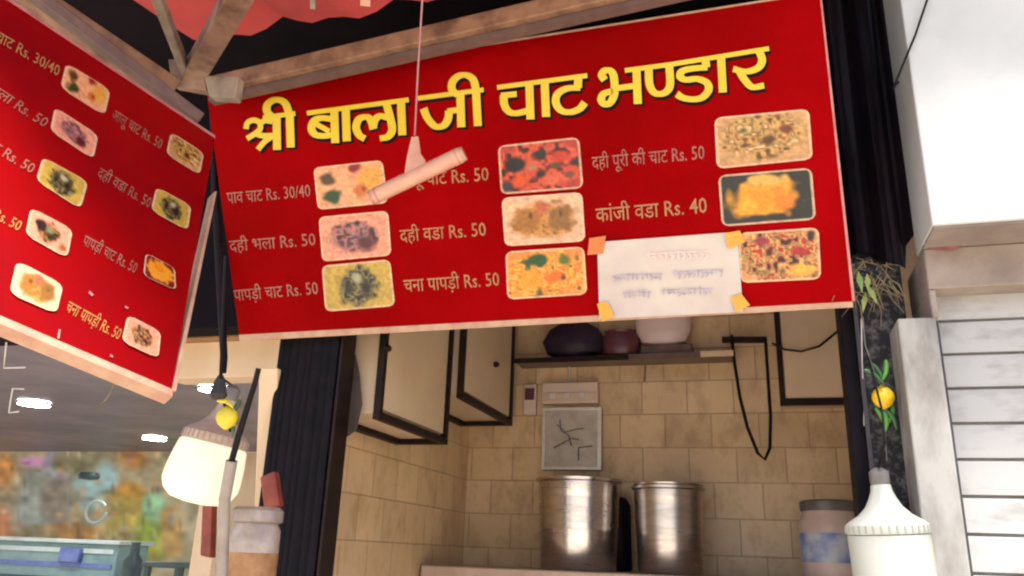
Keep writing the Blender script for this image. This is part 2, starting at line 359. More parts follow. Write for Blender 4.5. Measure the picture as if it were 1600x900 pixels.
def dish(bgc, blobs, pal, sharp=.08, speck=.5, region=None):
    """a photo of a dish: background, food blobs (u, v, ru, rv, colour) and a palette speckled over the food region"""
    def f(u, v, ns):
        c = mixc(bgc, tuple(x * .8 for x in bgc), ns[0](u, v) * .6)
        inside = 0.0
        if region:
            d = math.hypot((u - region[0]) / region[2], (v - region[1]) / region[3]) + (ns[1](u, v) - .5) * .35
            inside = max(0, min(1, (1 - d) / .22))
            k = ns[1](u, v) * .6 + ns[2](u, v) * .7
            q = max(0, min(len(pal) - 1.001, (k - .25) / .8 * len(pal) - .3)); i = int(q); i2 = min(i + 1, len(pal) - 1)
            c = mixc(c, mixc(pal[i], pal[i2], q - i), inside)
        for (bu, bv, ru, rv, bc) in blobs:
            d = math.hypot((u - bu) / ru, (v - bv) / rv) + (ns[1](u, v) - .5) * .5
            t = max(0, min(1, (1 - d) / (sharp / min(ru, rv) * .3 + .28)))
            if t: c = mixc(c, mixc(bc, tuple(x * .45 for x in bc), (ns[2](u, v) - .3) * speck * 1.6), t)
        return c
    return f
cream = lin(250, 190, 145); pinkw = lin(246, 180, 150)
def P_(*a): return [lin(*c) for c in a]
ink = {
 'bun': dish(cream, [(.2, .3, .13, .2, lin(110, 85, 50)), (.24, .72, .15, .22, lin(45, 95, 35)), (.6, .08, .12, .18, lin(170, 10, 15)), (.8, .4, .2, .4, lin(245, 190, 95)), (.64, .65, .12, .2, lin(225, 140, 70)), (.68, .62, .04, .08, lin(150, 60, 30))], [], speck=.3),
 'curd': dish(pinkw, [(.66, .68, .16, .2, lin(120, 40, 60)), (.55, .2, .06, .08, lin(70, 30, 35)), (.42, .25, .05, .06, lin(80, 45, 40))], P_((90, 45, 55), (170, 110, 110), (205, 150, 140), (150, 115, 125), (110, 70, 85)), region=(.48, .5, .36, .38)),
 'papdi': dish(lin(215, 185, 95), [(.5, .35, .1, .14, lin(200, 195, 160)), (.62, .55, .1, .2, lin(28, 24, 18)), (.36, .5, .07, .2, lin(50, 50, 30))], P_((25, 22, 18), (80, 75, 40), (170, 160, 110), (55, 45, 35), (130, 110, 60)), region=(.5, .52, .32, .46)),
 'tikki': dish(lin(200, 70, 50), [(.25, .75, .12, .16, lin(245, 110, 20)), (.22, .42, .15, .18, lin(30, 25, 32)), (.5, .65, .09, .13, lin(25, 28, 15)), (.5, .25, .12, .1, lin(35, 40, 20)), (.4, .5, .08, .1, lin(200, 150, 110)), (.64, .78, .12, .14, lin(240, 130, 95)), (.75, .35, .16, .12, lin(225, 75, 35)), (.08, .85, .08, .14, lin(80, 75, 90)), (.85, .7, .09, .1, lin(150, 90, 70)), (.68, .5, .07, .08, lin(110, 100, 30))], P_((60, 35, 25), (190, 60, 30), (230, 120, 80), (215, 90, 60)), region=(.5, .5, .6, .6)),
 'plate': dish(lin(250, 205, 170), [(.3, .5, .18, .36, lin(195, 140, 60)), (.72, .48, .2, .34, lin(175, 130, 65)), (.5, .25, .12, .2, lin(215, 130, 90)), (.35, .4, .04, .1, lin(110, 60, 15)), (.72, .4, .03, .12, lin(110, 55, 15))], P_((150, 110, 45), (215, 160, 85), (225, 170, 95), (180, 120, 50)), region=(.5, .52, .42, .42)),
 'bhel': dish(lin(245, 165, 90), [(.42, .22, .2, .16, lin(25, 110, 50)), (.75, .25, .1, .14, lin(120, 140, 35)), (.3, .65, .18, .24, lin(250, 185, 50)), (.6, .6, .14, .16, lin(245, 140, 40)), (.42, .9, .08, .12, lin(120, 110, 25)), (.72, .62, .04, .07, lin(110, 30, 15))], P_((120, 110, 30), (240, 170, 60), (250, 200, 110), (235, 120, 40), (250, 190, 60)), region=(.5, .55, .6, .6)),
 'mixed': dish(lin(225, 180, 130), [(.55, .55, .1, .14, lin(120, 75, 20)), (.3, .3, .08, .1, lin(130, 125, 45)), (.75, .35, .08, .1, lin(150, 80, 30))], P_((105, 100, 35), (190, 120, 60), (225, 190, 125), (200, 165, 100), (140, 100, 45), (235, 200, 150)), region=(.5, .42, .5, .48)),
 'golden': dish(lin(45, 50, 40), [(.48, .5, .42, .44, lin(245, 180, 40)), (.5, .16, .26, .14, lin(235, 195, 110)), (.45, .56, .16, .2, lin(250, 170, 25)), (.7, .6, .16, .2, lin(248, 155, 25)), (.3, .62, .12, .18, lin(250, 190, 55)), (.62, .4, .1, .1, lin(250, 165, 60))], [], sharp=.04, speck=.25),
 'salad': dish(lin(250, 190, 130), [(.3, .2, .12, .1, lin(180, 60, 90)), (.9, .12, .07, .12, lin(50, 50, 40)), (.75, .42, .16, .12, lin(200, 50, 40)), (.75, .8, .22, .14, lin(250, 200, 90))], P_((60, 25, 20), (150, 40, 35), (235, 170, 120), (120, 110, 60), (245, 200, 130), (190, 60, 45)), region=(.5, .5, .62, .62)),
}
# ------------------------------------------------------------------ the main menu board
S = Plane((.266, 2.12, 2.228), (1, 0, 0), (0, -.4432, 1.0))
board = thing('menu_sign', 'wide red menu board with big yellow title hung across the stall front', 'signboard', S(850, 505))
q = [S(322, 137), S(1280, -12), S(1332, 472), S(374, 524)]
MB().slab(q, -S.n * .022).build('panel', M['red'], board)
MB().slab([S(374, 523, .003), S(1332, 471, .003), S(1333, 480, .003), S(375, 533, .003)], -S.n * .029).build('bottom_trim', M['cream_edge'], board)
MB().slab([S(500, 109, .002), S(1280, -13.5, .002), S(1280, -10.5, .002), S(500, 112, .002)], -S.n * .028).build('top_trim', M['cream_edge'], board)
MB().slab([S(1280, -12, .002), S(1283, -12, .002), S(1336, 470, .002), S(1331.5, 470, .002)], -S.n * .027).build('side_trim', M['pink_edge'], board)

def A(p): return (340 + p[0] * .3, 40 + p[1] * .3)
def G(p): return (374 + p[0] / 8.18, 140 + p[1] / 8.18)
def B(p): return (760 + p[0] * .3, 20 + p[1] * .3)
TITLE = [  # (zoom frame, points, kind) v = upright, h = head line, c = curve
 (G, [(92, 505), (112, 428), (185, 392), (262, 420), (272, 505), (205, 565), (105, 628)], 'k'), (G, [(268, 440), (335, 398), (430, 410)], 'k'),
 (G, [(205, 560), (300, 590), (450, 588)], 'k'), (G, [(440, 592), (330, 668), (245, 768)], 'k'),
 (A, [(310, 470), (313, 648)], 'v'), (A, [(378, 452), (384, 635)], 'v'), (A, [(292, 480), (262, 450), (262, 415), (288, 392), (325, 388), (358, 410), (376, 460)], 'c'), (A, [(240, 480), (408, 458)], 'h'),
 (A, [(468, 457), (998, 387)], 'h'), (A, [(610, 440), (616, 612)], 'v'), (A, [(608, 490), (550, 482), (508, 495), (492, 535), (512, 568), (560, 575), (612, 566)], 'c'), (A, [(508, 508), (585, 552)], 't'),
 (A, [(670, 432), (676, 603)], 'v'), (A, [(770, 590), (742, 572), (724, 530), (742, 486), (785, 478), (806, 506), (815, 540)], 'c'), (A, [(812, 530), (822, 492), (850, 472), (890, 480)], 'c'),
 (A, [(880, 402), (902, 480), (912, 545), (888, 580), (848, 588)], 'c'), (A, [(958, 394), (965, 572)], 'v'),
 (A, [(1045, 380), (1388, 335)], 'h'), (A, [(1266, 352), (1272, 530)], 'v'), (A, [(1075, 432), (1095, 480), (1135, 525), (1178, 522), (1202, 490), (1208, 445)], 'c'), (A, [(1200, 448), (1266, 438)], 'c'),
 (A, [(1348, 340), (1358, 524)], 'v'), (A, [(1252, 362), (1224, 335), (1226, 295), (1258, 264), (1300, 260), (1335, 285), (1350, 345)], 'c'),
 (B, [(58, 390), (527, 328)], 'h'), (B, [(225, 368), (232, 556)], 'v'), (B, [(78, 432), (160, 424)], 'c'), (B, [(92, 430), (96, 480), (120, 516), (160, 524), (228, 508)], 'c'),
 (B, [(305, 360), (313, 543)], 'v'), (B, [(480, 336), (478, 392)], 'v'), (B, [(490, 392), (420, 396), (372, 425), (364, 470), (392, 510), (440, 518), (488, 500), (514, 468)], 'c'),
 (B, [(618, 352), (602, 326), (620, 302), (650, 306), (666, 340), (668, 420), (648, 466), (620, 478), (600, 456), (612, 424), (662, 408)], 'c'), (B, [(664, 396), (786, 380)], 'c'),
 (B, [(782, 285), (790, 476)], 'v'), (B, [(722, 302), (980, 268)], 'h'), (B, [(846, 282), (850, 370), (872, 414), (908, 424), (942, 408), (958, 370), (952, 268)], 'c'),
 (B, [(976, 268), (1472, 188)], 'h'), (B, [(1140, 242), (1146, 286)], 'v'), (B, [(1152, 286), (1070, 292), (1020, 306), (1010, 334), (1040, 350), (1100, 346), (1148, 366), (1158, 402), (1128, 440), (1080, 452), (1025, 444), (992, 424)], 'c'),
 (B, [(1222, 226), (1232, 416)], 'v'), (B, [(1420, 200), (1436, 250), (1412, 290), (1350, 308), (1285, 294)], 'c'), (B, [(1318, 306), (1345, 350), (1385, 388), (1446, 380)], 'c'),
]
WID = {'v': 12.6, 'h': 7.4, 'c': (8.6, 12.4), 't': 8.0, 'k': 8.6}
sh = MB(); sh.flat = True
for i, (Zm, pts, k) in enumerate(TITLE):
    wd = WID[k]; wd = (wd[0] + 2.6, wd[1] + 2.6) if isinstance(wd, tuple) else wd + 2.6
    stroke(sh, S, [np.array(Zm(p)) + (2.4, 3.4) for p in pts], wd, .0012 + i * .00003)
sh.build('title_shadow', M['black_ink'], board)
tl = MB(); tl.flat = True
for i, (Zm, pts, k) in enumerate(TITLE):
    stroke(tl, S, [Zm(p) for p in pts], WID[k], .0032 + i * .00004)
tl.build('title_lettering', M['yellow'], board)

PICS = [('bun', [(490, 262), (598, 250), (607, 317), (497, 328)], 'bun beside two small bowls on a cream ground'), ('curd', [(498, 339), (607, 329), (612, 399), (504, 409)], None),
        ('papdi', [(503, 415), (610, 405), (618, 478), (509, 487)], None), ('tikki', [(778, 228), (905, 214), (912, 294), (783, 304)], None), ('plate', [(784, 309), (910, 300), (915, 377), (789, 385)], None),
        ('bhel', [(790, 393), (913, 385), (918, 460), (793, 468)], None), ('mixed', [(1116, 184), (1264, 170), (1270, 249), (1120, 264)], None), ('golden', [(1122, 274), (1268, 262), (1275, 343), (1128, 354)], 'golden fried dumplings in a dark bowl'),
        ('salad', [(1153, 364), (1279, 355), (1283, 436), (1157, 442)], None)]
for i, (k, qd, lb) in enumerate(PICS): picture(S, qd, ink[k], board, 20 + i, .0018 + .0002 * i, label=lb)
for body, p0, p1, h, mt in [
    ("पाव चाट Rs. 30/40", (356, 318), (486, 307), 20, 'pink_ink'), ("दही भला Rs. 50", (360, 393), (494, 383), 20, 'pink_ink'), ("पापड़ी चाट Rs. 50", (367, 470), (498, 459), 20, 'pink_ink'),
    ("आलू चाट Rs. 50", (620, 292), (764, 282), 22, 'yell_ink'), ("दही वडा Rs. 50", (626, 378), (760, 368), 22, 'yell_ink'), ("चना पापड़ी Rs. 50", (632, 456), (781, 446), 22, 'yell_ink'),
    ("दही पूरी की चाट Rs. 50", (926, 264), (1101, 248), 22, 'pink_ink'), ("कांजी वडा Rs. 40", (932, 347), (1105, 332), 25, 'yell_ink')]:
    print_line(S, body, p0, p1, h, M[mt], board)

# ------------------------------------------------------------------ paper notice taped to the board
nb = thing('paper_notice', 'crumpled white paper notice with orange tape on the big red menu board', 'notice', S(1045, 495, .006))
pm = MB(); nu, nv = 16, 10; TLp, TRp, BRp, BLp = [np.array(p) for p in ((934, 378), (1152, 362), (1161, 487), (937, 498))]; vs = []
for j in range(nv + 1):
    for i in range(nu + 1):
        u, v = i / nu, j / nv; p = (TLp * (1 - u) + TRp * u) * (1 - v) + (BLp * (1 - u) + BRp * u) * v
        vs.append(S(p[0], p[1], .0065 + .0016 * math.sin(u * 7 + v * 3) + .0014 * math.sin(v * 8 - u * 4)))
pm.add(vs, [(j * 17 + i, j * 17 + i + 1, j * 17 + i + 18, j * 17 + i + 17) for j in range(nv) for i in range(nu)], True); pm.flat = True
pm.build('sheet', M['paper'], nb)
for (x0, x1, y, sl_, n, mt) in ((958, 1036, 436, -.05, 11, 'grey_ink'), (1052, 1130, 430, -.06, 11, 'grey_ink'), (974, 1018, 462, -.03, 6, 'grey_ink'), (1034, 1114, 458, -.04, 10, 'grey_ink'), (1010, 1110, 402, -.05, 11, 'red_ink')):
    mk = MB(); mk.flat = True; rr = random.Random(int(x0)); c = 0
    stroke(mk, S, [(x0, y - 5), (x0 + (x1 - x0) * .6, y - 5.6 + (x1 - x0) * .6 * sl_), (x1, y - 4.5 + (x1 - x0) * sl_)], 1.6, .0102, smooth=False)
    for i in range(n):
        x = x0 + (x1 - x0) * (i + .5) / n; yy = y + (x - x0) * sl_; c += 1
        stroke(mk, S, [(x - 3, yy - 5 * rr.random()), (x + 3 * rr.random(), yy - 2 + 4 * rr.random()), (x - 3 * rr.random(), yy + 6 * rr.random())] if rr.random() < .6 else [(x, yy - 4 - 6 * rr.random()), (x + 2 * rr.random() - 1, yy + 6 * rr.random())], 2.2, .0103 + c * .00005)
    mk.build('handwriting', M[mt], nb)
for (pts, mt) in ((((922, 372), (948, 368), (943, 396), (919, 398)), 'tape_red'), (((1132, 364), (1156, 360), (1164, 378), (1138, 388)), 'tape'), (((934, 474), (950, 470), (962, 494), (942, 502)), 'tape'), (((1142, 464), (1158, 458), (1172, 476), (1150, 487)), 'tape')):
    MB().slab([S(*p, .0125) for p in pts], -S.n * .0015).build('tape', M[mt], nb)

# ------------------------------------------------------------------ the tilted side board
ua = np.array((.453, .856, -.25)); vb = np.array((.337, -.40, -.853))
T = Plane(PD(335, 215, 2.0), ua, vb)
sb = thing('menu_sign', 'tilted red menu board at the left showing only food pictures and prices', 'signboard', T(150, 560))
tq = [T(-260, -182), T(336, 215), T(268, 610), T(-260, 384)]
MB().slab(tq, -T.n * .02).build('panel', M['red_tilted'], sb)
MB().slab([T(-260, 383, .002), T(268, 609, .002), T(269, 620, .002), T(-260, 398, .002)], -T.n * .026).build('bottom_trim', M['cream_edge'], sb)
MB().slab([T(334.5, 300, .002), T(338, 300, .002), T(274, 612, .002), T(267.5, 612, .002)], -T.n * .026).build('side_trim', M['cream_edge'], sb)
MB().slab([T(-260, -185, .001), T(336, 212, .001), T(336, 216, .001), T(-260, -180, .001)], -T.n * .024).build('top_trim', M['pink_edge'], sb)
TP = [('bun', [(103, 99), (172, 141), (163, 182), (93, 138)]), ('curd', [(85, 168), (153, 212), (145, 250), (77, 205)]), ('papdi', [(66, 246), (137, 285), (125, 328), (55, 283)]), ('tikki', [(47, 325), (113, 360), (104, 405), (38, 368)]),
      ('plate', [(25, 408), (98, 446), (87, 492), (13, 460)]), ('mixed', [(266, 207), (318, 240), (311, 275), (258, 242)]), ('papdi', [(243, 293), (298, 323), (292, 362), (234, 330)]), ('golden', [(226, 396), (272, 420), (274, 456), (222, 432)]), ('salad', [(198, 493), (250, 520), (246, 562), (188, 535)])]
for i, (k, qd) in enumerate(TP):
    f = ink[k] if not (k == 'golden') else dish(lin(150, 8, 12), [(.5, .5, .5, .48, lin(248, 180, 60)), (.45, .4, .2, .2, lin(250, 160, 30))], [], sharp=.05, speck=.3)
    if k == 'tikki': f = dish(pinkw, [(.3, .4, .16, .25, lin(50, 20, 15)), (.55, .6, .12, .2, lin(60, 60, 30)), (.5, .4, .1, .15, lin(150, 160, 120)), (.85, .75, .12, .15, lin(190, 120, 60))], P_((40, 25, 15), (140, 120, 60), (200, 130, 90)), region=(.45, .5, .32, .4))
    if k == 'salad': f = dish(pinkw, [], P_((70, 30, 20), (140, 90, 60), (210, 160, 110), (120, 110, 70)), region=(.5, .5, .36, .4))
    picture(T, qd, f, sb, 60 + i, .0018 + .0002 * i, nu=30, nv=20, corner=.2)
for body, p0, p1, h, mt in [("आलू चाट Rs. 50", (172, 184), (250, 234), 19, 'pink_ink'), ("दही वडा Rs. 50", (150, 276), (232, 326), 20, 'pink_ink'), ("पापड़ी चाट Rs. 50", (127, 382), (210, 428), 20, 'pink_ink'), ("चना पापड़ी Rs. 50", (100, 486), (184, 532), 22, 'orange_ink'),
                            ("पनीर चाट Rs. 30/40", (-50, 40), (90, 120), 20, 'yell_ink'), ("दही भला Rs. 50", (-55, 120), (68, 200), 20, 'pink_ink'), ("दही चाट Rs. 50", (-65, 205), (48, 272), 20, 'pink_ink'), ("भेल पूरी Rs. 50", (-70, 310), (28, 362), 20, 'orange_ink')]:
    print_line(T, body, p0, p1, h, M[mt], sb, offset=.006)
for k_, (a, b, wd) in enumerate((((138, 457), (144, 463), 4), ((92, 516), (90, 530), 3), ((194, 480), (199, 483), 3), ((171, 556), (175, 559), 3))):
    sc_ = MB(); sc_.flat = True; stroke(sc_, T, [a, b], wd, .0024 + .0001 * k_, smooth=False); sc_.build('scratch_mark', M['pink_edge'], sb)

# ------------------------------------------------------------------ beams, brackets, awning
bm_ = thing('steel_beam', 'long rusty beige beam running along the top of the big red board', 'beam', PD(350, 130, 2.3))
a0, a1 = PY(330, 138, 1.74), PY(1400, -108, 1.69)
MB().bar(a0, a1, .05, .052).build('bar', M['beam'], bm_, bevel=.004)
MB().bar(a0 + (0, .012, -.036), a1 + (0, .012, -.036), .03, .016).build('lip', M['beam_dark'], bm_)
b2 = thing('steel_beam', 'brown paired rails running above the tilted left board', 'beam', T(200, 90))
MB().bar(T(-60, -110, -.02), T(318, 190, -.02) + (0, 0, .02), .03, .03).build('rail', M['beam_dark'], b2, bevel=.003)
MB().bar(T(20, -95, -.10), T(292, 120, -.06), .05, .06).build('rail', M['beam'], b2, bevel=.004)
MB().bar(T(-40, -75, -.05), T(330, 205, -.05), .016, .02).build('rail', M['bracket'], b2)
b3 = thing('bracket_arm', 'slanting beige steel arm holding up the red awning corner', 'bracket', PD(300, 130, 2.1))
MB().bar(PD(300, 120, 2.15), PD(385, -30, 1.72), .055, .055).build('arm', M['bracket'], b3, bevel=.004)
MB().bar(PD(296, 125, 2.14), PD(238, -25, 1.8), .022, .03).build('arm', M['bracket_pale'], b3, bevel=.003)
MB().slab([PD(262, 92, 2.12), PD(316, 92, 2.10), PD(322, 142, 2.10), PD(268, 132, 2.13)], (0, .03, 0)).build('plate', M['bracket'], b3, bevel=.003)
MB().slab([PD(318, 118, 2.09), PD(372, 118, 2.07), PD(366, 153, 2.07), PD(326, 150, 2.09)], (0, .03, 0)).build('plate', M['bracket_pale'], b3, bevel=.003)
aw = MB(); AX = PZ(283, 50, 3.06); e1 = nrm((1, .0, .0)); e2 = nrm((-.40, -.92, .06)); nu, nv = 30, 14; vs = []
for j in range(nv + 1):
    for i in range(nu + 1):
        p = AX + e1 * 1.5 * i / nu + e2 * 1.1 * j / nv
        p = p + np.array((0, 0, -.03 * math.sin(math.pi * (i / nu * 4 % 1)) + .09 * j / nv - .03 * abs(math.sin(i * .9)) * (1 - j / nv)))
        vs.append(p)
W = nu + 1; aw.add(vs, [(j * W + i, j * W + i + 1, (j + 1) * W + i + 1, (j + 1) * W + i) for j in range(nv) for i in range(nu)], True)
aw.add([p + np.array((0, 0, .012)) for p in vs], [(j * W + i, (j + 1) * W + i, (j + 1) * W + i + 1, j * W + i + 1) for j in range(nv) for i in range(nu)], True); aw.flat = True
tag(aw.build('awning', M['awning']), 'sagging red cloth awning overhead in the corner between the boards', 'awning')
for k_, (x, y0, y1) in enumerate(((489, -20, 13), (571, -20, 8))):
    d = MB(); d.bar(PD(x, y0, 1.95), PD(x, y1, 1.98), .012 + .012 * k_, .012)
    tag(d.build('hanging_strap', M['stick'] if k_ else M['bracket_pale']), ('narrow grey strap dangling under the awning edge', 'wider pink strap dangling beside the awning edge')[k_], 'strap')

# stick on a string in front of the board
hs = thing('hanging_stick', 'pale pink stick hung on a thin string before the yellow title', 'stick', PD(650, 275, 2.1))
sa, sb_ = PD(582, 308, 2.06), PD(722, 241, 2.03)
st = MB(); st.tube([sa, sa * .98 + sb_ * .02, sa * .02 + sb_ * .98, sb_], [.016, .0205, .0205, .017], 14); st.build('tube', M['stick'], hs)
for a_, b_ in ((sa, sb_), (sb_, sa)):
    dd = nrm(b_ - a_); MB().tube([a_ - dd * .006, a_ + dd * .016], [.0185, .0212], 14).build('end_cap', M['stick_tag'], hs)
MB().slab([PD(x, y, 2.035) for x, y in ((632, 270), (636, 244), (643, 214), (653, 213), (657, 240), (664, 250), (666, 268), (640, 282))], (0, .004, 0)).build('tag', M['stick_tag'], hs)
MB().tube([PD(648, 212, 2.07), PD(653, 110, 1.99), PD(661, -20, 1.9)], .0022, 6).build('string', M['thread'], hs)

# ------------------------------------------------------------------ posts
px0, px1 = PY(430, 560, 2.15)[0], PY(528, 540, 2.15)[0]
pl_ = thing('dark_post', 'ribbed black post at the left side of the stall opening', 'post', ((px0 + px1) / 2, 2.20, .004)); prof = []
nr = 6; cut = [0, .11, .2, .34, .47, .56, .73, .85, 1.0]
for a_, b_ in zip(cut[:-1], cut[1:]):
    for k in range(6):
        x = px0 + (px1 - px0) * (a_ + (b_ - a_) * k / 6); prof.append((x, 2.165 - .004 * math.sin(math.pi * k / 6) ** .6))
poly = prof + [(px1, 2.245), (px0, 2.245)]
MB().slab([(x, y, .004) for x, y in poly], (0, 0, 2.40)).build('ribbed_face', M['black_metal'], pl_)
MB().box(px1 + .001, px1 + .010, 2.165, 2.247, .004, 2.4).build('edge_strip', M['dark_wood'], pl_)

tp = MB(); nx, nz = 28, 20; xl, xr = .17, .447; vs = []
for j in range(nz + 1):
    for i in range(nx + 1):
        u = i / nx; zb = 2.40 - .03 * math.sin(u * 9) - .05 * u * (1 - u) * 2 + (.06 if u > .92 else 0)
        z = zb + (3.5 - zb) * j / nz; x = xl + (xr - xl) * u
        vs.append((x, 2.19 + .018 * math.sin(u * 22 + .6 * math.sin(z * 3)) + .012 * math.sin(u * 47 + z), z))
W = nx + 1; fs = [(j * W + i, j * W + i + 1, (j + 1) * W + i + 1, (j + 1) * W + i) for j in range(nz) for i in range(nx)]
tp.add(vs, fs, True); tp.add([(x, y + .006, z) for x, y, z in vs], [f[::-1] for f in fs], True); tp.flat = True
tag(tp.build('hanging_sheet', M['black_cloth']), 'folded black sheet hanging beside the right end of the red board', 'sheet')

c0, c1, c2 = PY(1322, 600, 2.26)[0], PY(1346, 600, 2.24)[0], PY(1428, 600, 2.24)[0]
rp = thing('dark_post', 'speckled dark grey post right of the stall opening behind the lemon charm', 'post', ((c0 + c2) / 2, 2.28, .004))
MB().box(c1 + .001, c2, 2.225, 2.36, .004, 3.4).build('face', M['speckle'], rp, bevel=.004)
MB().box(c0, c1, 2.255, 2.362, .004, 3.4).build('channel', M['black_metal'], rp, bevel=.003)
MB().box(c1 - .004, c1 + .006, 2.216, 2.2235, 1.0, 2.5).build('edge_strip', M['gap'], rp)

# ------------------------------------------------------------------ white shop front on the right
YF = 2.10
fx = PY(1380, 0, YF + .06)[0]; zf = PY(1600, 342, 1.96)[2]
fa = thing('white_fascia', 'bright white painted panel high above the roller shutter', 'fascia', (fx + .6, 2.05, zf))
MB().box(fx, 2.2, 1.96, YF + .07, zf, 3.445).build('panel', M['white'], fa, bevel=.004)
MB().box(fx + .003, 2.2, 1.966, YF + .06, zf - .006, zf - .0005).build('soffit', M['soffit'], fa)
tag(MB().box(fx - .05, 2.2, 1.64, YF + .08, 3.45, 3.57).build('added_shade_slab', M['plaster'], bevel=.005), 'added unseen grey slab that shades the top of the white panel', 'slab')  # added above the view to shade the top of the fascia
zl = PY(1530, 447, YF)[2]
j0, j1 = PY(1412, 560, YF - .03)[0], PY(1474, 560, YF - .03)[0]
li = thing('shop_lintel', 'grimy pinkish grey lintel above the shutter with a dark red stain', 'lintel', (fx + .6, YF, zl))
MB().box(fx + .004, j1 + .012, YF + .004, YF + .24, PY(1440, 498, YF)[2] + .002, zl - .001).build('beam_end', M['lintel'], li, bevel=.004)
MB().box(fx + .004, 2.2, YF, YF + .25, zl, zf - .0065).build('beam', M['lintel'], li, bevel=.004)
sp_ = [PY(x, y, YF - .002) for x, y in ((1440, 386), (1462, 376), (1474, 366), (1490, 366), (1506, 372), (1502, 386), (1488, 392), (1462, 391))]
MB().slab(sp_, (0, -.003, 0)).build('stain', M['stain'], li)
jb = thing('door_jamb', 'worn white upright between the speckled post and the roller shutter', 'jamb', ((j0 + j1) / 2, YF, .004))
MB().box(j0, j1, YF - .012, YF + .24, .004, PY(1440, 498, YF)[2]).build('upright', M['white_dirty'], jb, bevel=.005)
MB().box(j1 + .0005, j1 + .013, YF + .03, YF + .2, .004, PY(1440, 498, YF)[2] - .001).build('guide_channel', M['gap'], jb)
rs_ = MB(); z = zl - .004; ys = YF + .075; x0s, x1s = j1 + .014, 2.2
ys_px = [447, 503, 557, 610, 664, 719, 776, 836, 895]; zs = [PY(1535, y, ys)[2] for y in ys_px]; stp = (zs[0] - zs[-1]) / (len(zs) - 1)
zt = zs[0]; prof = []
while zt > .05:
    zb = zt - stp
    prof += [(ys + .02, zt), (ys + .02, zt - .0045), (ys + .002, zt - .006), (ys, zt - .014), (ys, zb + .002), (ys + .02, zb + .001)]
    zt = zb
n = len(prof); vs = [(x0s, y, z_) for y, z_ in prof] + [(x1s, y, z_) for y, z_ in prof]
rs_.add(vs, [(i, i + 1, n + i + 1, n + i) for i in range(n - 1)]); rs_.flat = True
rt = thing('roller_shutter', 'white metal roller shutter of wide horizontal slats at the right edge', 'shutter', (.9, ys, .05))
rs_.build('slat_curtain', M['shutter'], rt)
bp_ = MB().box(x0s, x1s, ys + .024, ys + .05, .004, zl - .003); bp_.build('back_sheet', M['gap'], rt)

# wires on the white panel
for k_, pts in enumerate((((1452, -10), (1430, 55), (1408, 108), (1396, 138), (1404, 128)), )):
    mw = MB(); mw.tube([PY(x, y, 1.945) for x, y in pts], .0032, 6)
    tag(mw.build('loose_wire', M['black_wire']), 'thin black wire crossing the corner of the white panel', 'wire')

# ------------------------------------------------------------------ inside the stall
shelf_z = 1.548
sh_ = thing('stone_ledge', 'long worn stone ledge carrying the steel pots', 'ledge', (-.3, 3.4, 0.004))
MB().box(XL + .01, .515, 3.17, YB - .003, shelf_z - .12, shelf_z).build('slab', M['ledge'], sh_, bevel=.006)
MB().box(XL + .02, .50, 3.28, YB - .004, .004, shelf_z - .122).build('base', M['plaster'], sh_)

def pot(label, cx, w_px, top_px, material, lid):
    Yc = 3.44; mid = (w_px[0] + w_px[1]) / 2
    r = (PY(w_px[1], 800, Yc)[0] - PY(w_px[0], 800, Yc)[0]) / 2; c = PY(mid, 800, Yc); c = np.array((c[0], Yc, shelf_z + .002))
    H = PY(mid, top_px, Yc)[2] - c[2]
    t = thing('steel_pot', label, 'pot', c, 'stainless pots on the stall ledge')
    pr = [(r * .86, 0), (r * .9, .008), (r * .925, H * .3), (r * .935, H * .31), (r * .94, H * .6), (r * .95, H * .61), (r * .965, H * .8), (r * .975, H * .81), (r * .985, H * .97), (r * 1.0, H * .975)]
    pr += [(r * .975, H * .97), (r * .95, H * .5), (r * .85, .012)]
    MB().lathe(c, pr, 48).build('body', M[material], t)
    MB().lathe(c + (0, 0, H * .974), [(r * .985, 0), (r * 1.055, .004), (r * 1.06, .014), (r * 1.0, .018), (r * .98, .004)], 48, closed=False).build('rim', M[material], t)
    if lid: MB().lathe(c + (0, 0, H * .975 + .019), [(r * .99, 0), (r * 1.0, .006), (r * .6, .014), (r * .1, .018)], 40).build('lid', M['steel2'], t)
    return t
pot('larger stainless steel pot on the ledge below the metal panel', 0, (841, 968), 752, 'steel', False)
pot('smaller stainless steel pot on the ledge, right of the larger one', 0, (990, 1100), 764, 'steel2', True)
dc = PY(966, 800, 3.62); tag(MB().lathe((dc[0], 3.60, shelf_z + .002), [(.055, 0), (.06, .01), (.058, .27), (.04, .30), (.03, .305)], 24).build('black_canister', M['black_metal']), 'black canister standing in the gap between the two steel pots', 'canister')

tc = PY(1300, 830, 3.3); tc = np.array((tc[0], 3.32, shelf_z + .002)); tr = .115; tH = PY(1300, 783, 3.32)[2] - tc[2]
tub = thing('plastic_tub', 'pinkish plastic tub with blue label and dark lid at the right end of the ledge', 'tub', tc)
MB().lathe(tc, [(tr * .95, 0), (tr * 1.0, .01), (tr * .98, tH * .72), (tr * .86, tH * .82), (tr * .85, tH * .86)], 36).build('body', M['tub_body'], tub)
MB().lathe(tc + (0, 0, tH * .22), [(tr * 1.008, 0), (tr * 1.004, tH * .36)], 36, closed=False).build('label_band', M['tub_label'], tub)
MB().lathe(tc + (0, 0, tH * .86), [(tr * .9, 0), (tr * .93, .008), (tr * .92, tH * .12), (tr * .85, tH * .14), (tr * .2, tH * .145)], 36).build('lid', M['tub_lid'], tub)

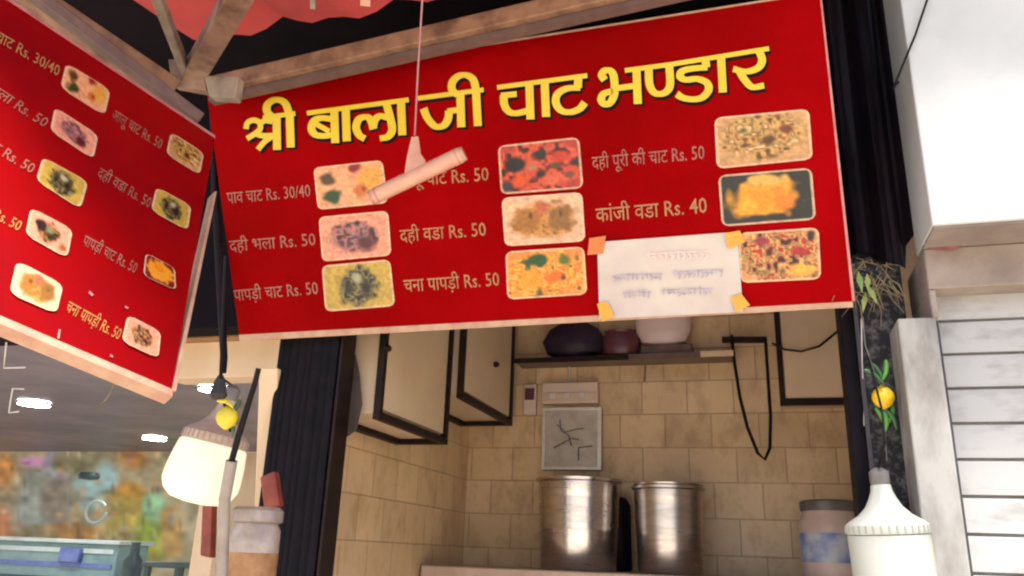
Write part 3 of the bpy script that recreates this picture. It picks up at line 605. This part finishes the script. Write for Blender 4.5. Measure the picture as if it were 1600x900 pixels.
def wallbox(name, label, cat, x0, y0, x1, y1, depth, material, rim=None, detail=None):
    a = PY(x0, y1, YB - depth); b = PY(x1, y0, YB - depth)
    t = thing(name, label, cat, ((a[0] + b[0]) / 2, YB - .003, a[2]))
    MB().box(a[0], b[0], YB - depth, YB - .003, a[2], b[2]).build('body', M[material], t, bevel=.005)
    return t, a, b
t, a, b = wallbox('switch_box', 'pale pinkish switch box on the tiles above the metal panel', 'switch box', 846, 596, 934, 631, .05, 'switch')
MB().box(a[0] + .01, b[0] - .01, YB - .056, YB - .0505, a[2] + .012, b[2] - .05).build('cover', M['laminate2'], t, bevel=.002)
for k in range(3): MB().box(a[0] + .04 + .07 * k, a[0] + .07 + .07 * k, YB - .062, YB - .057, a[2] + .02, a[2] + .05).build('switch', M['white_wire'], t, bevel=.002)
t, a, b = wallbox('metal_panel', 'square scratched grey metal panel on the tiles above the larger pot', 'wall panel', 846, 636, 940, 734, .04, 'panel')
for (u0, u1, v0, v1) in ((0, 1, .95, 1), (0, 1, 0, .05), (0, .05, .05, .95), (.93, 1, .05, .95)):
    MB().box(a[0] + (b[0] - a[0]) * u0, a[0] + (b[0] - a[0]) * u1, YB - .048, YB - .0405, a[2] + (b[2] - a[2]) * v0, a[2] + (b[2] - a[2]) * v1).build('rim', M['panel_rim'], t, bevel=.002)
hw, hh = b[0] - a[0], b[2] - a[2]
for pts in (((.25, .72), (.4, .6), (.52, .63), (.7, .66)), ((.2, .35), (.35, .42), (.5, .5), (.62, .48)), ((.3, .8), (.32, .62), (.45, .55), (.5, .38)), ((.62, .15), (.62, .35), (.85, .38))):
    mk = MB(); mk.tube([(a[0] + hw * u, YB - .0425, a[2] + hh * v) for u, v in pts], .0035, 6); mk.build('scratch_mark', M['scribble'], t)
t, a, b = wallbox('junction_box', 'tiny brown and pink junction box left of the pale switch box', 'junction box', 817, 600, 838, 648, .04, 'switch')
MB().box(a[0] + .008, b[0] - .008, YB - .046, YB - .0405, a[2] + .07, b[2] - .02).build('socket', M['maroon'], t, bevel=.002)
tag(MB().tube([PY(890, 594, YB - .02), PY(889, 575, YB - .02), PY(888, 548, YB - .02)], .005, 6).build('white_cable', M['white_wire']), 'short white cable rising from the pale switch box', 'cable')

# high shelf along the back wall
zl0 = PY(900, 557, 3.54)[2]
ls = thing('high_shelf', 'thin shelf high on the back tiles just under the red board', 'shelf', (-.3, 3.5, zl0 - .03))
MB().box(-1.06, -.06, 3.56, YB - .003, zl0 - .014, zl0).build('board', M['shelf_board'], ls)
MB().box(-1.062, -.52, 3.545, 3.559, zl0 - .02, zl0 + .002).build('front_edge', M['dark_wood'], ls)
MB().box(-.518, -.20, 3.545, 3.559, zl0 - .018, zl0 + .004).build('front_edge', M['beam_dark'], ls)
MB().box(-.198, -.058, 3.545, 3.559, zl0 - .018, zl0 + .006).build('front_edge', M['laminate'], ls)
c = PY(897, 545, 3.62); tag(MB().lathe((c[0], 3.62, zl0 + .002), [(.05, 0), (.13, .03), (.155, .09), (.12, .15), (.05, .19), (.03, .23)], 24, sy=.45).build('dark_bag', M['dark_bag']), 'dark purple round bag on the high shelf under the red board', 'bag')
c = PY(970, 540, 3.62); tag(MB().lathe((c[0], 3.62, zl0 + .002), [(.06, 0), (.085, .02), (.09, .09), (.07, .12), (.075, .13)], 24, sy=.7).build('maroon_pot', M['maroon']), 'dark maroon pot between the dark bag and the pale bowl', 'pot')
c = PY(1037, 520, 3.62); tag(MB().lathe((c[0], 3.62, zl0 + .05), [(.05, 0), (.1, .02), (.125, .07), (.13, .14), (.122, .14), (.09, .04)], 32, sy=.5).build('pale_bowl', M['pale_bowl']), 'pale pink rounded bowl on the high shelf under the paper notice', 'bowl')

def cupboard(label, y0, y1, zb, knob, x1):
    t = thing('wall_cupboard', label, 'cupboard', (-1.2, (y0 + y1) / 2, zb))
    x0, zt = XL + .002, 2.95
    MB().box(x0, x1, y0 + .02, y1 - .02, zb + .02, zt).build('carcass', M['laminate2'], t)
    MB().box(x1 + .001, x1 + .016, y0 + .034, y1 - .034, zb + .036, zt).build('door', M['laminate'], t, bevel=.002)
    for (ya, yb, za, zc) in ((y0, y1, zb, zb + .024), (y0, y0 + .022, zb + .025, zt), (y1 - .022, y1, zb + .025, zt)):
        MB().box(x1 + .001, x1 + .024, ya, yb, za, zc).build('frame', M['dark_wood'], t)
    MB().box(x0, x0 + .03, y0, y1, zb, zb + .019).build('frame', M['dark_wood'], t)
    MB().box(x0 + .031, x1, y1 - .03, y1, zb, zb + .019).build('frame', M['dark_wood'], t)
    MB().lathe((x1 + .024, knob[0], knob[1]), [(.006, -.01), (.014, -.006), (.016, .004), (.009, .012)], 14).build('knob', M['dark_wood'], t)
    return t
ka = PX(603, 545, -1.11); kb = PX(772, 570, -1.07)
cupboard('beige wall cupboard with dark trim nearer the black post', 2.262, 2.862, 1.985, (ka[1], ka[2]), -1.13)
cupboard('shorter beige wall cupboard nearer the tiled corner', 2.866, 3.56, 2.165, (kb[1], kb[2]), -1.085)
tag(MB().lathe((-1.225, 2.256, 1.93), [(.02, 0), (.05, .02), (.06, .10), (.04, .2), (.02, .26)], 16, sy=.12).build('cloth_bundle', M['brown_cloth']), 'dark brown cloth bundle hanging between post and cupboard', 'cloth')

tag(MB().box(c[0] - .1, c[0] + .13, 3.57, 3.67, zl0 + .001, zl0 + .0495).build('folded_cardboard', M['beam_dark'], bevel=.003), 'flat brown folded cardboard under the pale bowl on the high shelf', 'cardboard')
# right-hand cupboard at the back
rc0, rc1, rz = PY(1214, 560, 3.52)[0], .51, PY(1270, 632, 3.50)[2]
rc = thing('wall_cupboard', 'flat beige cupboard on the back tiles beside the looped black cable', 'cupboard', ((rc0 + rc1) / 2, 3.6, rz))
MB().box(rc0 + .02, rc1, 3.53, YB - .003, rz + .02, 2.95).build('carcass', M['laminate2'], rc)
MB().box(rc0, rc1, 3.505, 3.529, rz, rz + .028).build('frame', M['dark_wood'], rc)
MB().box(rc0, rc0 + .022, 3.505, 3.529, rz + .029, 2.95).build('frame', M['dark_wood'], rc)
MB().box(rc0 + .024, rc1, 3.512, 3.5285, rz + .03, 2.95).build('door', M['laminate2'], rc)
sr = MB().bar(PY(1128, 531, 3.60), PY(1198, 531, 3.60), .02, .026); tag(sr.build('dark_rail', M['dark_wood']), 'short dark rail on the back tiles carrying the looped cable', 'rail')
cb = MB(); lp = [(1143, 524), (1148, 570), (1156, 620), (1168, 668), (1184, 708), (1195, 718), (1203, 700), (1204, 650), (1200, 590), (1196, 528)]
cb.tube([PY(x, y, 3.57) for x, y in lp], .0072, 8); tag(cb.build('cable_loop', M['black_wire']), 'looped black cable hanging down the back tiles', 'cable')
cb = MB(); cb.tube([PY(x, y, 3.48) for x, y in ((1206, 536), (1226, 546), (1252, 549), (1280, 541), (1306, 520), (1330, 495))], .005, 8); tag(cb.build('sagging_wire', M['black_wire']), 'thin dark wire sagging across the flat beige cupboard', 'wire')
cb = MB(); cb.tube([PY(x, y, YB - .01) for x, y in ((1006, 540), (1008, 570), (1007, 596))], .004, 6); tag(cb.build('short_wire', M['scribble']), 'short grey wire on the back tiles below the pale bowl', 'wire')

# ------------------------------------------------------------------ straw tuft and lemon charms
tuft = MB(); rr = random.Random(5)
for k in range(52):
    p = PD(1322 + rr.random() * 70, 410 + rr.random() * 60, 2.06 + rr.random() * .05)
    d = np.array((rr.uniform(-.05, .05), rr.uniform(-.02, .02), rr.uniform(-.10, .03)))
    tuft.tube([p, p + d * .5 + (rr.uniform(-.01, .01), 0, .008), p + d], [.0013, .0015, .0006], 5)
tag(tuft.build('straw_tuft', M['straw'], None), 'dry straw tuft tied at the lower right corner of the red board', 'straw')
lf = MB()
for k in range(4):
    p = PD(1340 + k * 4 + rr.random() * 12, 420 + rr.random() * 50, 2.05); d = np.array((rr.uniform(-.02, .02), -.01, -.05 - .02 * rr.random())); s_ = np.array((.008, .002, .002))
    lf.slab([p, p + d * .4 + s_, p + d, p + d * .4 - s_], (0, .0015, 0))
tag(lf.build('leaf_sprig', M['leaf']), 'few green leaves in the straw at the board corner', 'leaves')

tag(MB().tube([PD(1346, 498, 2.08), PD(1347, 560, 2.08), PD(1350, 640, 2.08), PD(1350, 700, 2.08)], .0016, 6).build('pale_wire', M['white_wire']), 'thin pale wire running down the edge of the speckled post', 'wire')
def chilli(c, ang, L, r, m, parent):
    d = np.array((math.sin(ang), 0, -math.cos(ang))); s_ = np.array((math.cos(ang), 0, math.sin(ang)))
    pts = [c - d * L * .5, c - d * L * .3 + s_ * .004, c + s_ * .007, c + d * L * .3 + s_ * .004, c + d * L * .5]
    MB().tube(pts, [r * .45, r * .8, r * .75, r * .5, r * .1], 10).build('chilli', M[m], parent)
def lemon(c, r, m, parent):
    MB().lathe(c, [(r * .12, -r * 1.12), (r * .35, -r * .98), (r * .75, -r * .68), (r * .98, -r * .2), (r, .0), (r * .95, r * .35), (r * .7, r * .74), (r * .32, r * 1.0), (r * .14, r * 1.18)], 24).build('lemon', M[m], parent)
D = 2.0; c = PD(1380, 621, D)
ch = thing('lemon_charm', 'yellow lemon threaded between green chillies before the speckled post', 'charm', c, 'lemon and chilli charms on threads')
lemon(c, .0265, 'lemon', ch)
for i, (x, y, a) in enumerate(((1371, 585, .35), (1380, 580, -.3), (1366, 590, .8))): chilli(PD(x, y, D - .004 * i), a, .06, .0075, ('chilli_dark', 'chilli', 'chilli_dark')[i], ch)
for i, (x, y, a) in enumerate(((1375, 655, .25), (1388, 650, -.45), (1381, 660, -.1), (1392, 656, .35))): chilli(PD(x, y, D - .005 * i), a, .058, .0078, ('chilli', 'chilli', 'chilli', 'chilli_dark')[i], ch)
MB().tube([PD(1348, 495, D + .01), PD(1352, 540, D + .01), PD(1366, 580, D), PD(1378, 605, D), PD(1381, 660, D), PD(1386, 720, D)], .0014, 6).build('thread', M['socket'], ch)
D = 1.72; c = PD(355, 652, D)
ch = thing('lemon_charm', 'greenish yellow lemon with a black charcoal piece above, before the glowing lamp', 'charm', c, 'lemon and chilli charms on threads')
lemon(c, .0235, 'lemon_green', ch)
for i, (x, y, a) in enumerate(((352, 632, 1.2), (364, 636, -.8))): chilli(PD(x, y, D + .012 * i - .006), a, .045, .007, ('lemon_green', 'chilli_dark')[i], ch)
chilli(PD(360, 672, D), .3, .04, .006, 'chilli_dark', ch)
MB().lathe(PD(342, 608, D), [(.006, .03), (.012, .018), (.016, 0), (.02, -.012), (.012, -.022)], 7).build('charcoal', M['coal'], ch)
MB().tube([PD(352, 400, D + .05), PD(346, 560, D), PD(344, 600, D), PD(355, 650, D), PD(360, 675, D)], .0035, 6).build('thread', M['black_wire'], ch)

# black cable bundle hanging in the gap between the boards
bd = MB(); bd.tube([PD(332, 160, 2.58), PD(336, 300, 2.55), PD(343, 420, 2.50), PD(347, 500, 2.46), PD(350, 560, 2.42), PD(349, 582, 2.40)], [.010, .012, .013, .012, .011, .009], 12)
tag(bd.build('cable_bundle', M['black_cloth']), 'thick black cable bundle hanging in the gap between the two red boards', 'cable')

# ------------------------------------------------------------------ big bulbs
def bulb(label, c, tm, k, shade, cap, glow_shape, cord):
    """a big bulb hanging by its neck: c is the foot of its axis, k its size"""
    c = np.array(c, float); up = np.array(tm @ Vector((0, 0, 1)))
    t = thing('light_bulb', label, 'light bulb', c, 'big light bulbs hung at the stall front')
    MB().lathe(c, [(r_ * k, h * k) for r_, h in glow_shape], 44, tilt=tm).build('diffuser', M[shade], t)
    h0 = glow_shape[-1][1]; r0 = glow_shape[-1][0]
    col = [(r0 * 1.0, .002), (r0 * 1.03, .006), (r0 * 1.02, .022), (r0 * .90, .031), (r0 * .66, .044), (r0 * .46, .062), (r0 * .34, .082), (r0 * .27, .098), (r0 * .25, .112), (r0 * .2, .114)]
    MB().lathe(c + up * h0 * k, [(r_ * k, h * k) for r_, h in col], 44, tilt=tm).build('housing', M[cap], t)
    n = 34
    for q_ in range(1):
        fb = MB()
        for i in range(n):
            a = i * 2 * math.pi / n; d = np.array(tm @ Vector((math.cos(a), math.sin(a), 0)))
            p = c + up * (h0 + .0035) * k + d * r0 * k * 1.028; q2 = c + up * (h0 + .021) * k + d * r0 * k * 1.02
            fb.bar(p, q2, .0035 * k, .004 * k, up=tuple(d))
        fb.build('cooling_rib', M['scoop_rib'] if cap == 'scoop' else M['lamp_rib'], t)
    top = c + up * (h0 + .112) * k
    MB().lathe(top, [(r0 * .22 * k, 0), (r0 * .25 * k, .006 * k), (r0 * .25 * k, .03 * k), (r0 * .1 * k, .04 * k)], 20, tilt=tm).build('socket', M['socket'], t)
    MB().tube([top + up * .036 * k] + cord, .003, 6).build('cord', M['black_wire'], t)
    return t
DB = 1.80; rc_ = PD(1411, 985, DB); tmr = Matrix.Rotation(R(-3), 3, 'Y') @ Matrix.Rotation(R(3), 3, 'X')
bulb('unlit white bulb with flared ribbed neck hanging before the speckled post', rc_, tmr, 1.0, 'scoop', 'scoop', [(.03, -.006), (.07, .004), (.086, .03), (.089, .10), (.089, .206)],
     [PD(1383, 690, 1.84), PD(1378, 640, 1.95), PD(1352, 540, 2.02), PD(1347, 470, 2.06)])

# ------------------------------------------------------------------ left side: lamp, pole, jar, plank
D = 1.80; lc = PD(306, 778, D); tiltm = Matrix.Rotation(R(11), 3, 'Y') @ Matrix.Rotation(R(-2), 3, 'X')
la = bulb('lit cream white bulb with ribbed conical neck hanging below the tilted board', lc, tiltm, .92, 'lamp_glow', 'lamp_cap', [(.03, -.012), (.062, -.006), (.082, .010), (.092, .032), (.0925, .055), (.089, .09), (.083, .128), (.078, .134)],
     [PD(346, 590, D + .08), PD(348, 500, D + .2), PD(347, 400, D + .4), PD(344, 380, 2.46)])

po = thing('grey_pole', 'thin grey pole leaning beside the jar with a black upper half', 'pole', PD(346, 950, 1.72))
MB().tube([PD(346, 960, 1.72), PD(347, 900, 1.72), PD(351, 780, 1.72), PD(362, 720, 1.72)], .0125, 12).build('shaft', M['grey_pole'], po)
MB().tube([PD(361, 724, 1.72), PD(373, 680, 1.72), PD(398, 600, 1.72), PD(404, 576, 1.72)], [.007, .007, .006, .006], 10).build('tip', M['black_wire'], po)

pk = MB(); pk.slab([PD(405, 575, 2.5), PD(434, 575, 2.5), PD(424, 960, 2.5), PD(392, 960, 2.5)], (0, .02, 0)); tag(pk.build('cream_plank', M['plank'], bevel=.003), 'upright cream plank behind the jar, left of the ribbed black post', 'plank')

jc = PD(390, 905, 1.86); jr = .058
jar = thing('snack_jar', 'cloudy jar of orange snacks with a dented grey lid before the ribbed post', 'jar', jc - (0, 0, .06))
MB().lathe(jc - (0, 0, .06), [(jr * .95, 0), (jr * 1.0, .01), (jr * 1.0, .115), (jr * .99, .118)], 36).build('contents', M['jar_food'], jar)
MB().lathe(jc + (0, 0, .0585), [(jr * .99, 0), (jr * 1.0, .005), (jr * .98, .05), (jr * .85, .066)], 36).build('neck', M['jar_glass'], jar)
MB().lathe(jc + (0, 0, .125), [(jr * .9, 0), (jr * 1.02, .004), (jr * 1.02, .028), (jr * .9, .036), (jr * .3, .038)], 36).build('lid', M['jar_lid'], jar)
kp = MB(); kp.box(*(lambda a, b: (a[0], b[0], a[1], a[1] + .25, 1.35, 1.425))(PD(300, 950, 1.75), PD(470, 950, 1.75))); tag(kp.build('side_counter', M['ledge'], bevel=.005), 'worn ledge under the snack jar', 'ledge')
rp_ = MB(); q_ = [PD(405, 745, 2.2), PD(428, 735, 2.2), PD(436, 790, 2.2), PD(412, 800, 2.2)]; rp_.slab(q_, (0, .03, 0)); tag(rp_.build('red_packet', M['red_packet'], bevel=.006), 'small red packet above the snack jar against the black post', 'packet')
rp_ = MB(); q_ = [PD(316, 782, 2.6), PD(332, 782, 2.6), PD(329, 872, 2.6), PD(312, 868, 2.6)]; rp_.slab(q_, (0, .03, 0)); tag(rp_.build('red_strip', M['red_packet'], bevel=.004), 'narrow upright red strip on the cream panel below the lamp', 'strip')

# ------------------------------------------------------------------ neighbouring hall on the left
HZ = 3.0
tag(MB().box(-16, XL - .16, 3.0, 11.2, HZ, HZ + .1).build('hall_ceiling', M['ceil']), 'lilac grey ceiling of the hall beyond the left board', 'ceiling', kind='structure')
fw = MB(); 
tag(MB().box(-17, XL - .14, 11.2, 11.3, .004, HZ - .002).build('hall_wall', M['plank']), 'far wall of the hall behind the mural', 'wall', kind='structure')
lb = MB().box(PY(264, 560, 2.86)[0], XL - .18, 2.86, 2.99, PY(330, 590, 2.86)[2], PY(330, 530, 2.86)[2]); tag(lb.build('hall_beam', M['plank'], bevel=.004), 'cream beam across the hall front under the orange brown board', 'beam')
lb = MB().box(PY(264, 500, 2.8)[0], XL - .18, 2.80, 2.95, PY(330, 529, 2.8)[2], PY(330, 440, 2.8)[2]); tag(lb.build('timber_board', M['orange_board'], bevel=.004), 'orange brown timber board in the gap between the red boards', 'board')
for i, (x, y, rx, lb_) in enumerate(((54, 628, 36, 'bright round ceiling light nearest the left picture edge'), (335, 605, 38, 'bright round ceiling light just above the glowing lamp'), (242, 683, 27, 'smaller far ceiling light left of the glowing lamp'))):
    c = PZ(x, y, HZ); rad = np.linalg.norm(PZ(x + rx, y, HZ) - c) * .55
    t = thing('ceiling_light', lb_, 'ceiling light', c - (0, 0, .03), 'round lights on the hall ceiling')
    MB().lathe(c - (0, 0, .03), [(rad * .96, 0), (rad, .01), (rad, .028)], 32).build('diffuser', M['light'], t)
    MB().lathe(c - (0, 0, .034), [(rad * 1.005, 0), (rad * 1.07, .006), (rad * 1.07, .03), (rad * 1.006, .03)], 32, closed=False).build('frame', M['white_wire'], t)
# mural on the far wall
WL = Plane((0, 11.15, 0), (1, 0, 0), (0, 0, 1))
MUR = [(15, 735, 22, 40, (205, 150, 80)), (10, 850, 30, 60, (205, 140, 95)), (58, 716, 26, 12, (215, 155, 215)), (95, 725, 22, 22, (165, 165, 200)), (60, 780, 36, 50, (165, 180, 175)), (100, 790, 24, 40, (150, 145, 135)), (135, 715, 34, 20, (145, 145, 115)),
       (178, 740, 22, 30, (165, 205, 215)), (150, 770, 22, 30, (165, 205, 210)), (215, 715, 32, 20, (180, 130, 70)), (210, 768, 28, 26, (195, 150, 65)), (205, 800, 30, 40, (190, 175, 90)), (245, 840, 34, 46, (150, 175, 70)), (250, 790, 20, 26, (150, 200, 160)), (110, 835, 40, 20, (190, 145, 80)), (60, 838, 40, 18, (175, 160, 115)), (275, 830, 20, 44, (190, 160, 100))]
rm = random.Random(11); MUR2 = []
for k in range(110):
    x, y = rm.uniform(-40, 330), rm.uniform(695, 900); tall = rm.random() < .6
    cc = rm.choice(((225, 215, 180), (90, 80, 60), (190, 140, 70), (150, 180, 170), (110, 130, 70), (200, 120, 70), (120, 130, 150), (230, 190, 120), (60, 70, 60)))
    MUR2.append((x, y, rm.uniform(2.5, 6) if tall else rm.uniform(5, 12), rm.uniform(6, 18) if tall else rm.uniform(2.5, 5), lin(*cc)))
def mural(u, v, ns):
    x, y = -40 + 380 * u, 690 + 220 * v; c = lin(172, 165, 135)
    for bx, by, rx, ry, cc in MUR:
        d = math.hypot((x - bx) / rx, (y - by) / ry) + (ns[1](u, v) - .5) * 1.1
        c = mixc(c, lin(*cc), (1.25 - d) / .5)
    for bx, by, rx, ry, cc in MUR2:
        d = math.hypot((x - bx) / rx, (y - by) / ry)
        if d < 1.2: c = mixc(c, cc, (1.2 - d) * .5)
    k = (ns[2](u, v) - .5) * .4; return tuple(max(0, q * (.95 + k)) for q in c)
mu = picture(WL, [(-40, 697), (340, 697), (340, 915), (-40, 915)], mural, None, 99, 0, nu=150, nv=90, corner=.001, material='print_mural', name='wall_mural', gain=1.15, rim=False)
tag(mu, 'blurred multicoloured mural covering the far wall of the hall', 'mural')
# things in the hall
ct = thing('service_counter', 'teal hall counter with a blue screen at the lower left', 'counter', PY(90, 900, 8.0))
a, b = PY(-60, 920, 8.0), PY(186, 852, 8.0)
MB().box(a[0], b[0], 8.0, 8.5, a[2], b[2]).build('front', M['counter'], ct, bevel=.01)
MB().box(a[0], b[0] + .05, 7.95, 8.55, b[2] + .002, b[2] + .05).build('top', M['ring'], ct, bevel=.01)
for k in range(3):
    MB().box(a[0] + .05, b[0] - .05, 7.985, 7.999, b[2] - .10 - .16 * k, b[2] - .05 - .16 * k).build('stripe', M[('ring', 'blue', 'dark_obj')[k]], ct)
a, b = PY(90, 878, 7.94), PY(126, 857, 7.94); MB().box(a[0], b[0], 7.93, 7.99, a[2], b[2]).build('screen', M['blue'], ct, bevel=.01)
c = PY(150, 800, 9.5)
MB_ = MB(); MB_.tube([c + np.array((.17 * math.cos(k / 20 * 2 * math.pi), 0, .15 * math.sin(k / 20 * 2 * math.pi))) for k in range(2, 21)], .02, 8); tag(MB_.build('pale_ring', M['ring']), 'pale teal open ring standing before the mural', 'ring')
tag(MB().lathe(PY(139, 744, 9.5), [(.02, .06), (.12, .05), (.145, 0), (.13, -.04), (.03, -.05)], 28).build('oval_ornament', M['dark_obj']), 'dark oval ornament hanging in front of the mural', 'shade')
c = PY(204, 900, 7.5); tag(MB().lathe(c - (0, 0, .1), [(.09, 0), (.10, .02), (.10, .25), (.05, .32), (.045, .42), (.05, .44)], 20).build('dark_bottle', M['dark_obj']), 'tall dark bottle standing right of the teal counter', 'bottle')
a, b = PY(212, 930, 7.0), PY(282, 880, 7.0); tb = thing('dark_table', 'low dark table right of the dark bottle', 'table', ((a[0] + b[0]) / 2, 7.3, .004))
MB().box(a[0], b[0], 7.0, 7.6, b[2] - .05, b[2]).build('top', M['dark_obj'], tb, bevel=.008)
for x in (a[0] + .05, b[0] - .05):
    for y in (7.05, 7.55): MB().box(x - .025, x + .025, y - .025, y + .025, .004, b[2] - .051).build('leg', M['dark_obj'], tb)
a, b = PY(284, 960, 3.6), PY(345, 785, 3.6); tag(MB().box(a[0], b[0], 3.6, 3.66, a[2], b[2]).build('yellow_wall_board', M['plank'], bevel=.006), 'cream yellow panel behind the grey pole below the lamp', 'panel')
# loose wires under the tilted board
for pts, m_, lab in ((((10, 535), (8, 555), (6, 575), (40, 574)), 'white_wire', 'upper white wire end hanging below the tilted board'), (((38, 608), (20, 607), (16, 630), (14, 645), (30, 643)), 'white_wire', 'bent white wire end before the first ceiling light'), (((172, 588), (178, 602), (168, 622), (150, 638)), 'straw', 'frayed straw coloured string below the tilted board')):
    tag(MB().tube([PD(x, y, 1.55) for x, y in pts], .0016, 6).build('loose_wire' if m_ != 'straw' else 'frayed_string', M[m_]), lab, 'wire' if m_ != 'straw' else 'string')
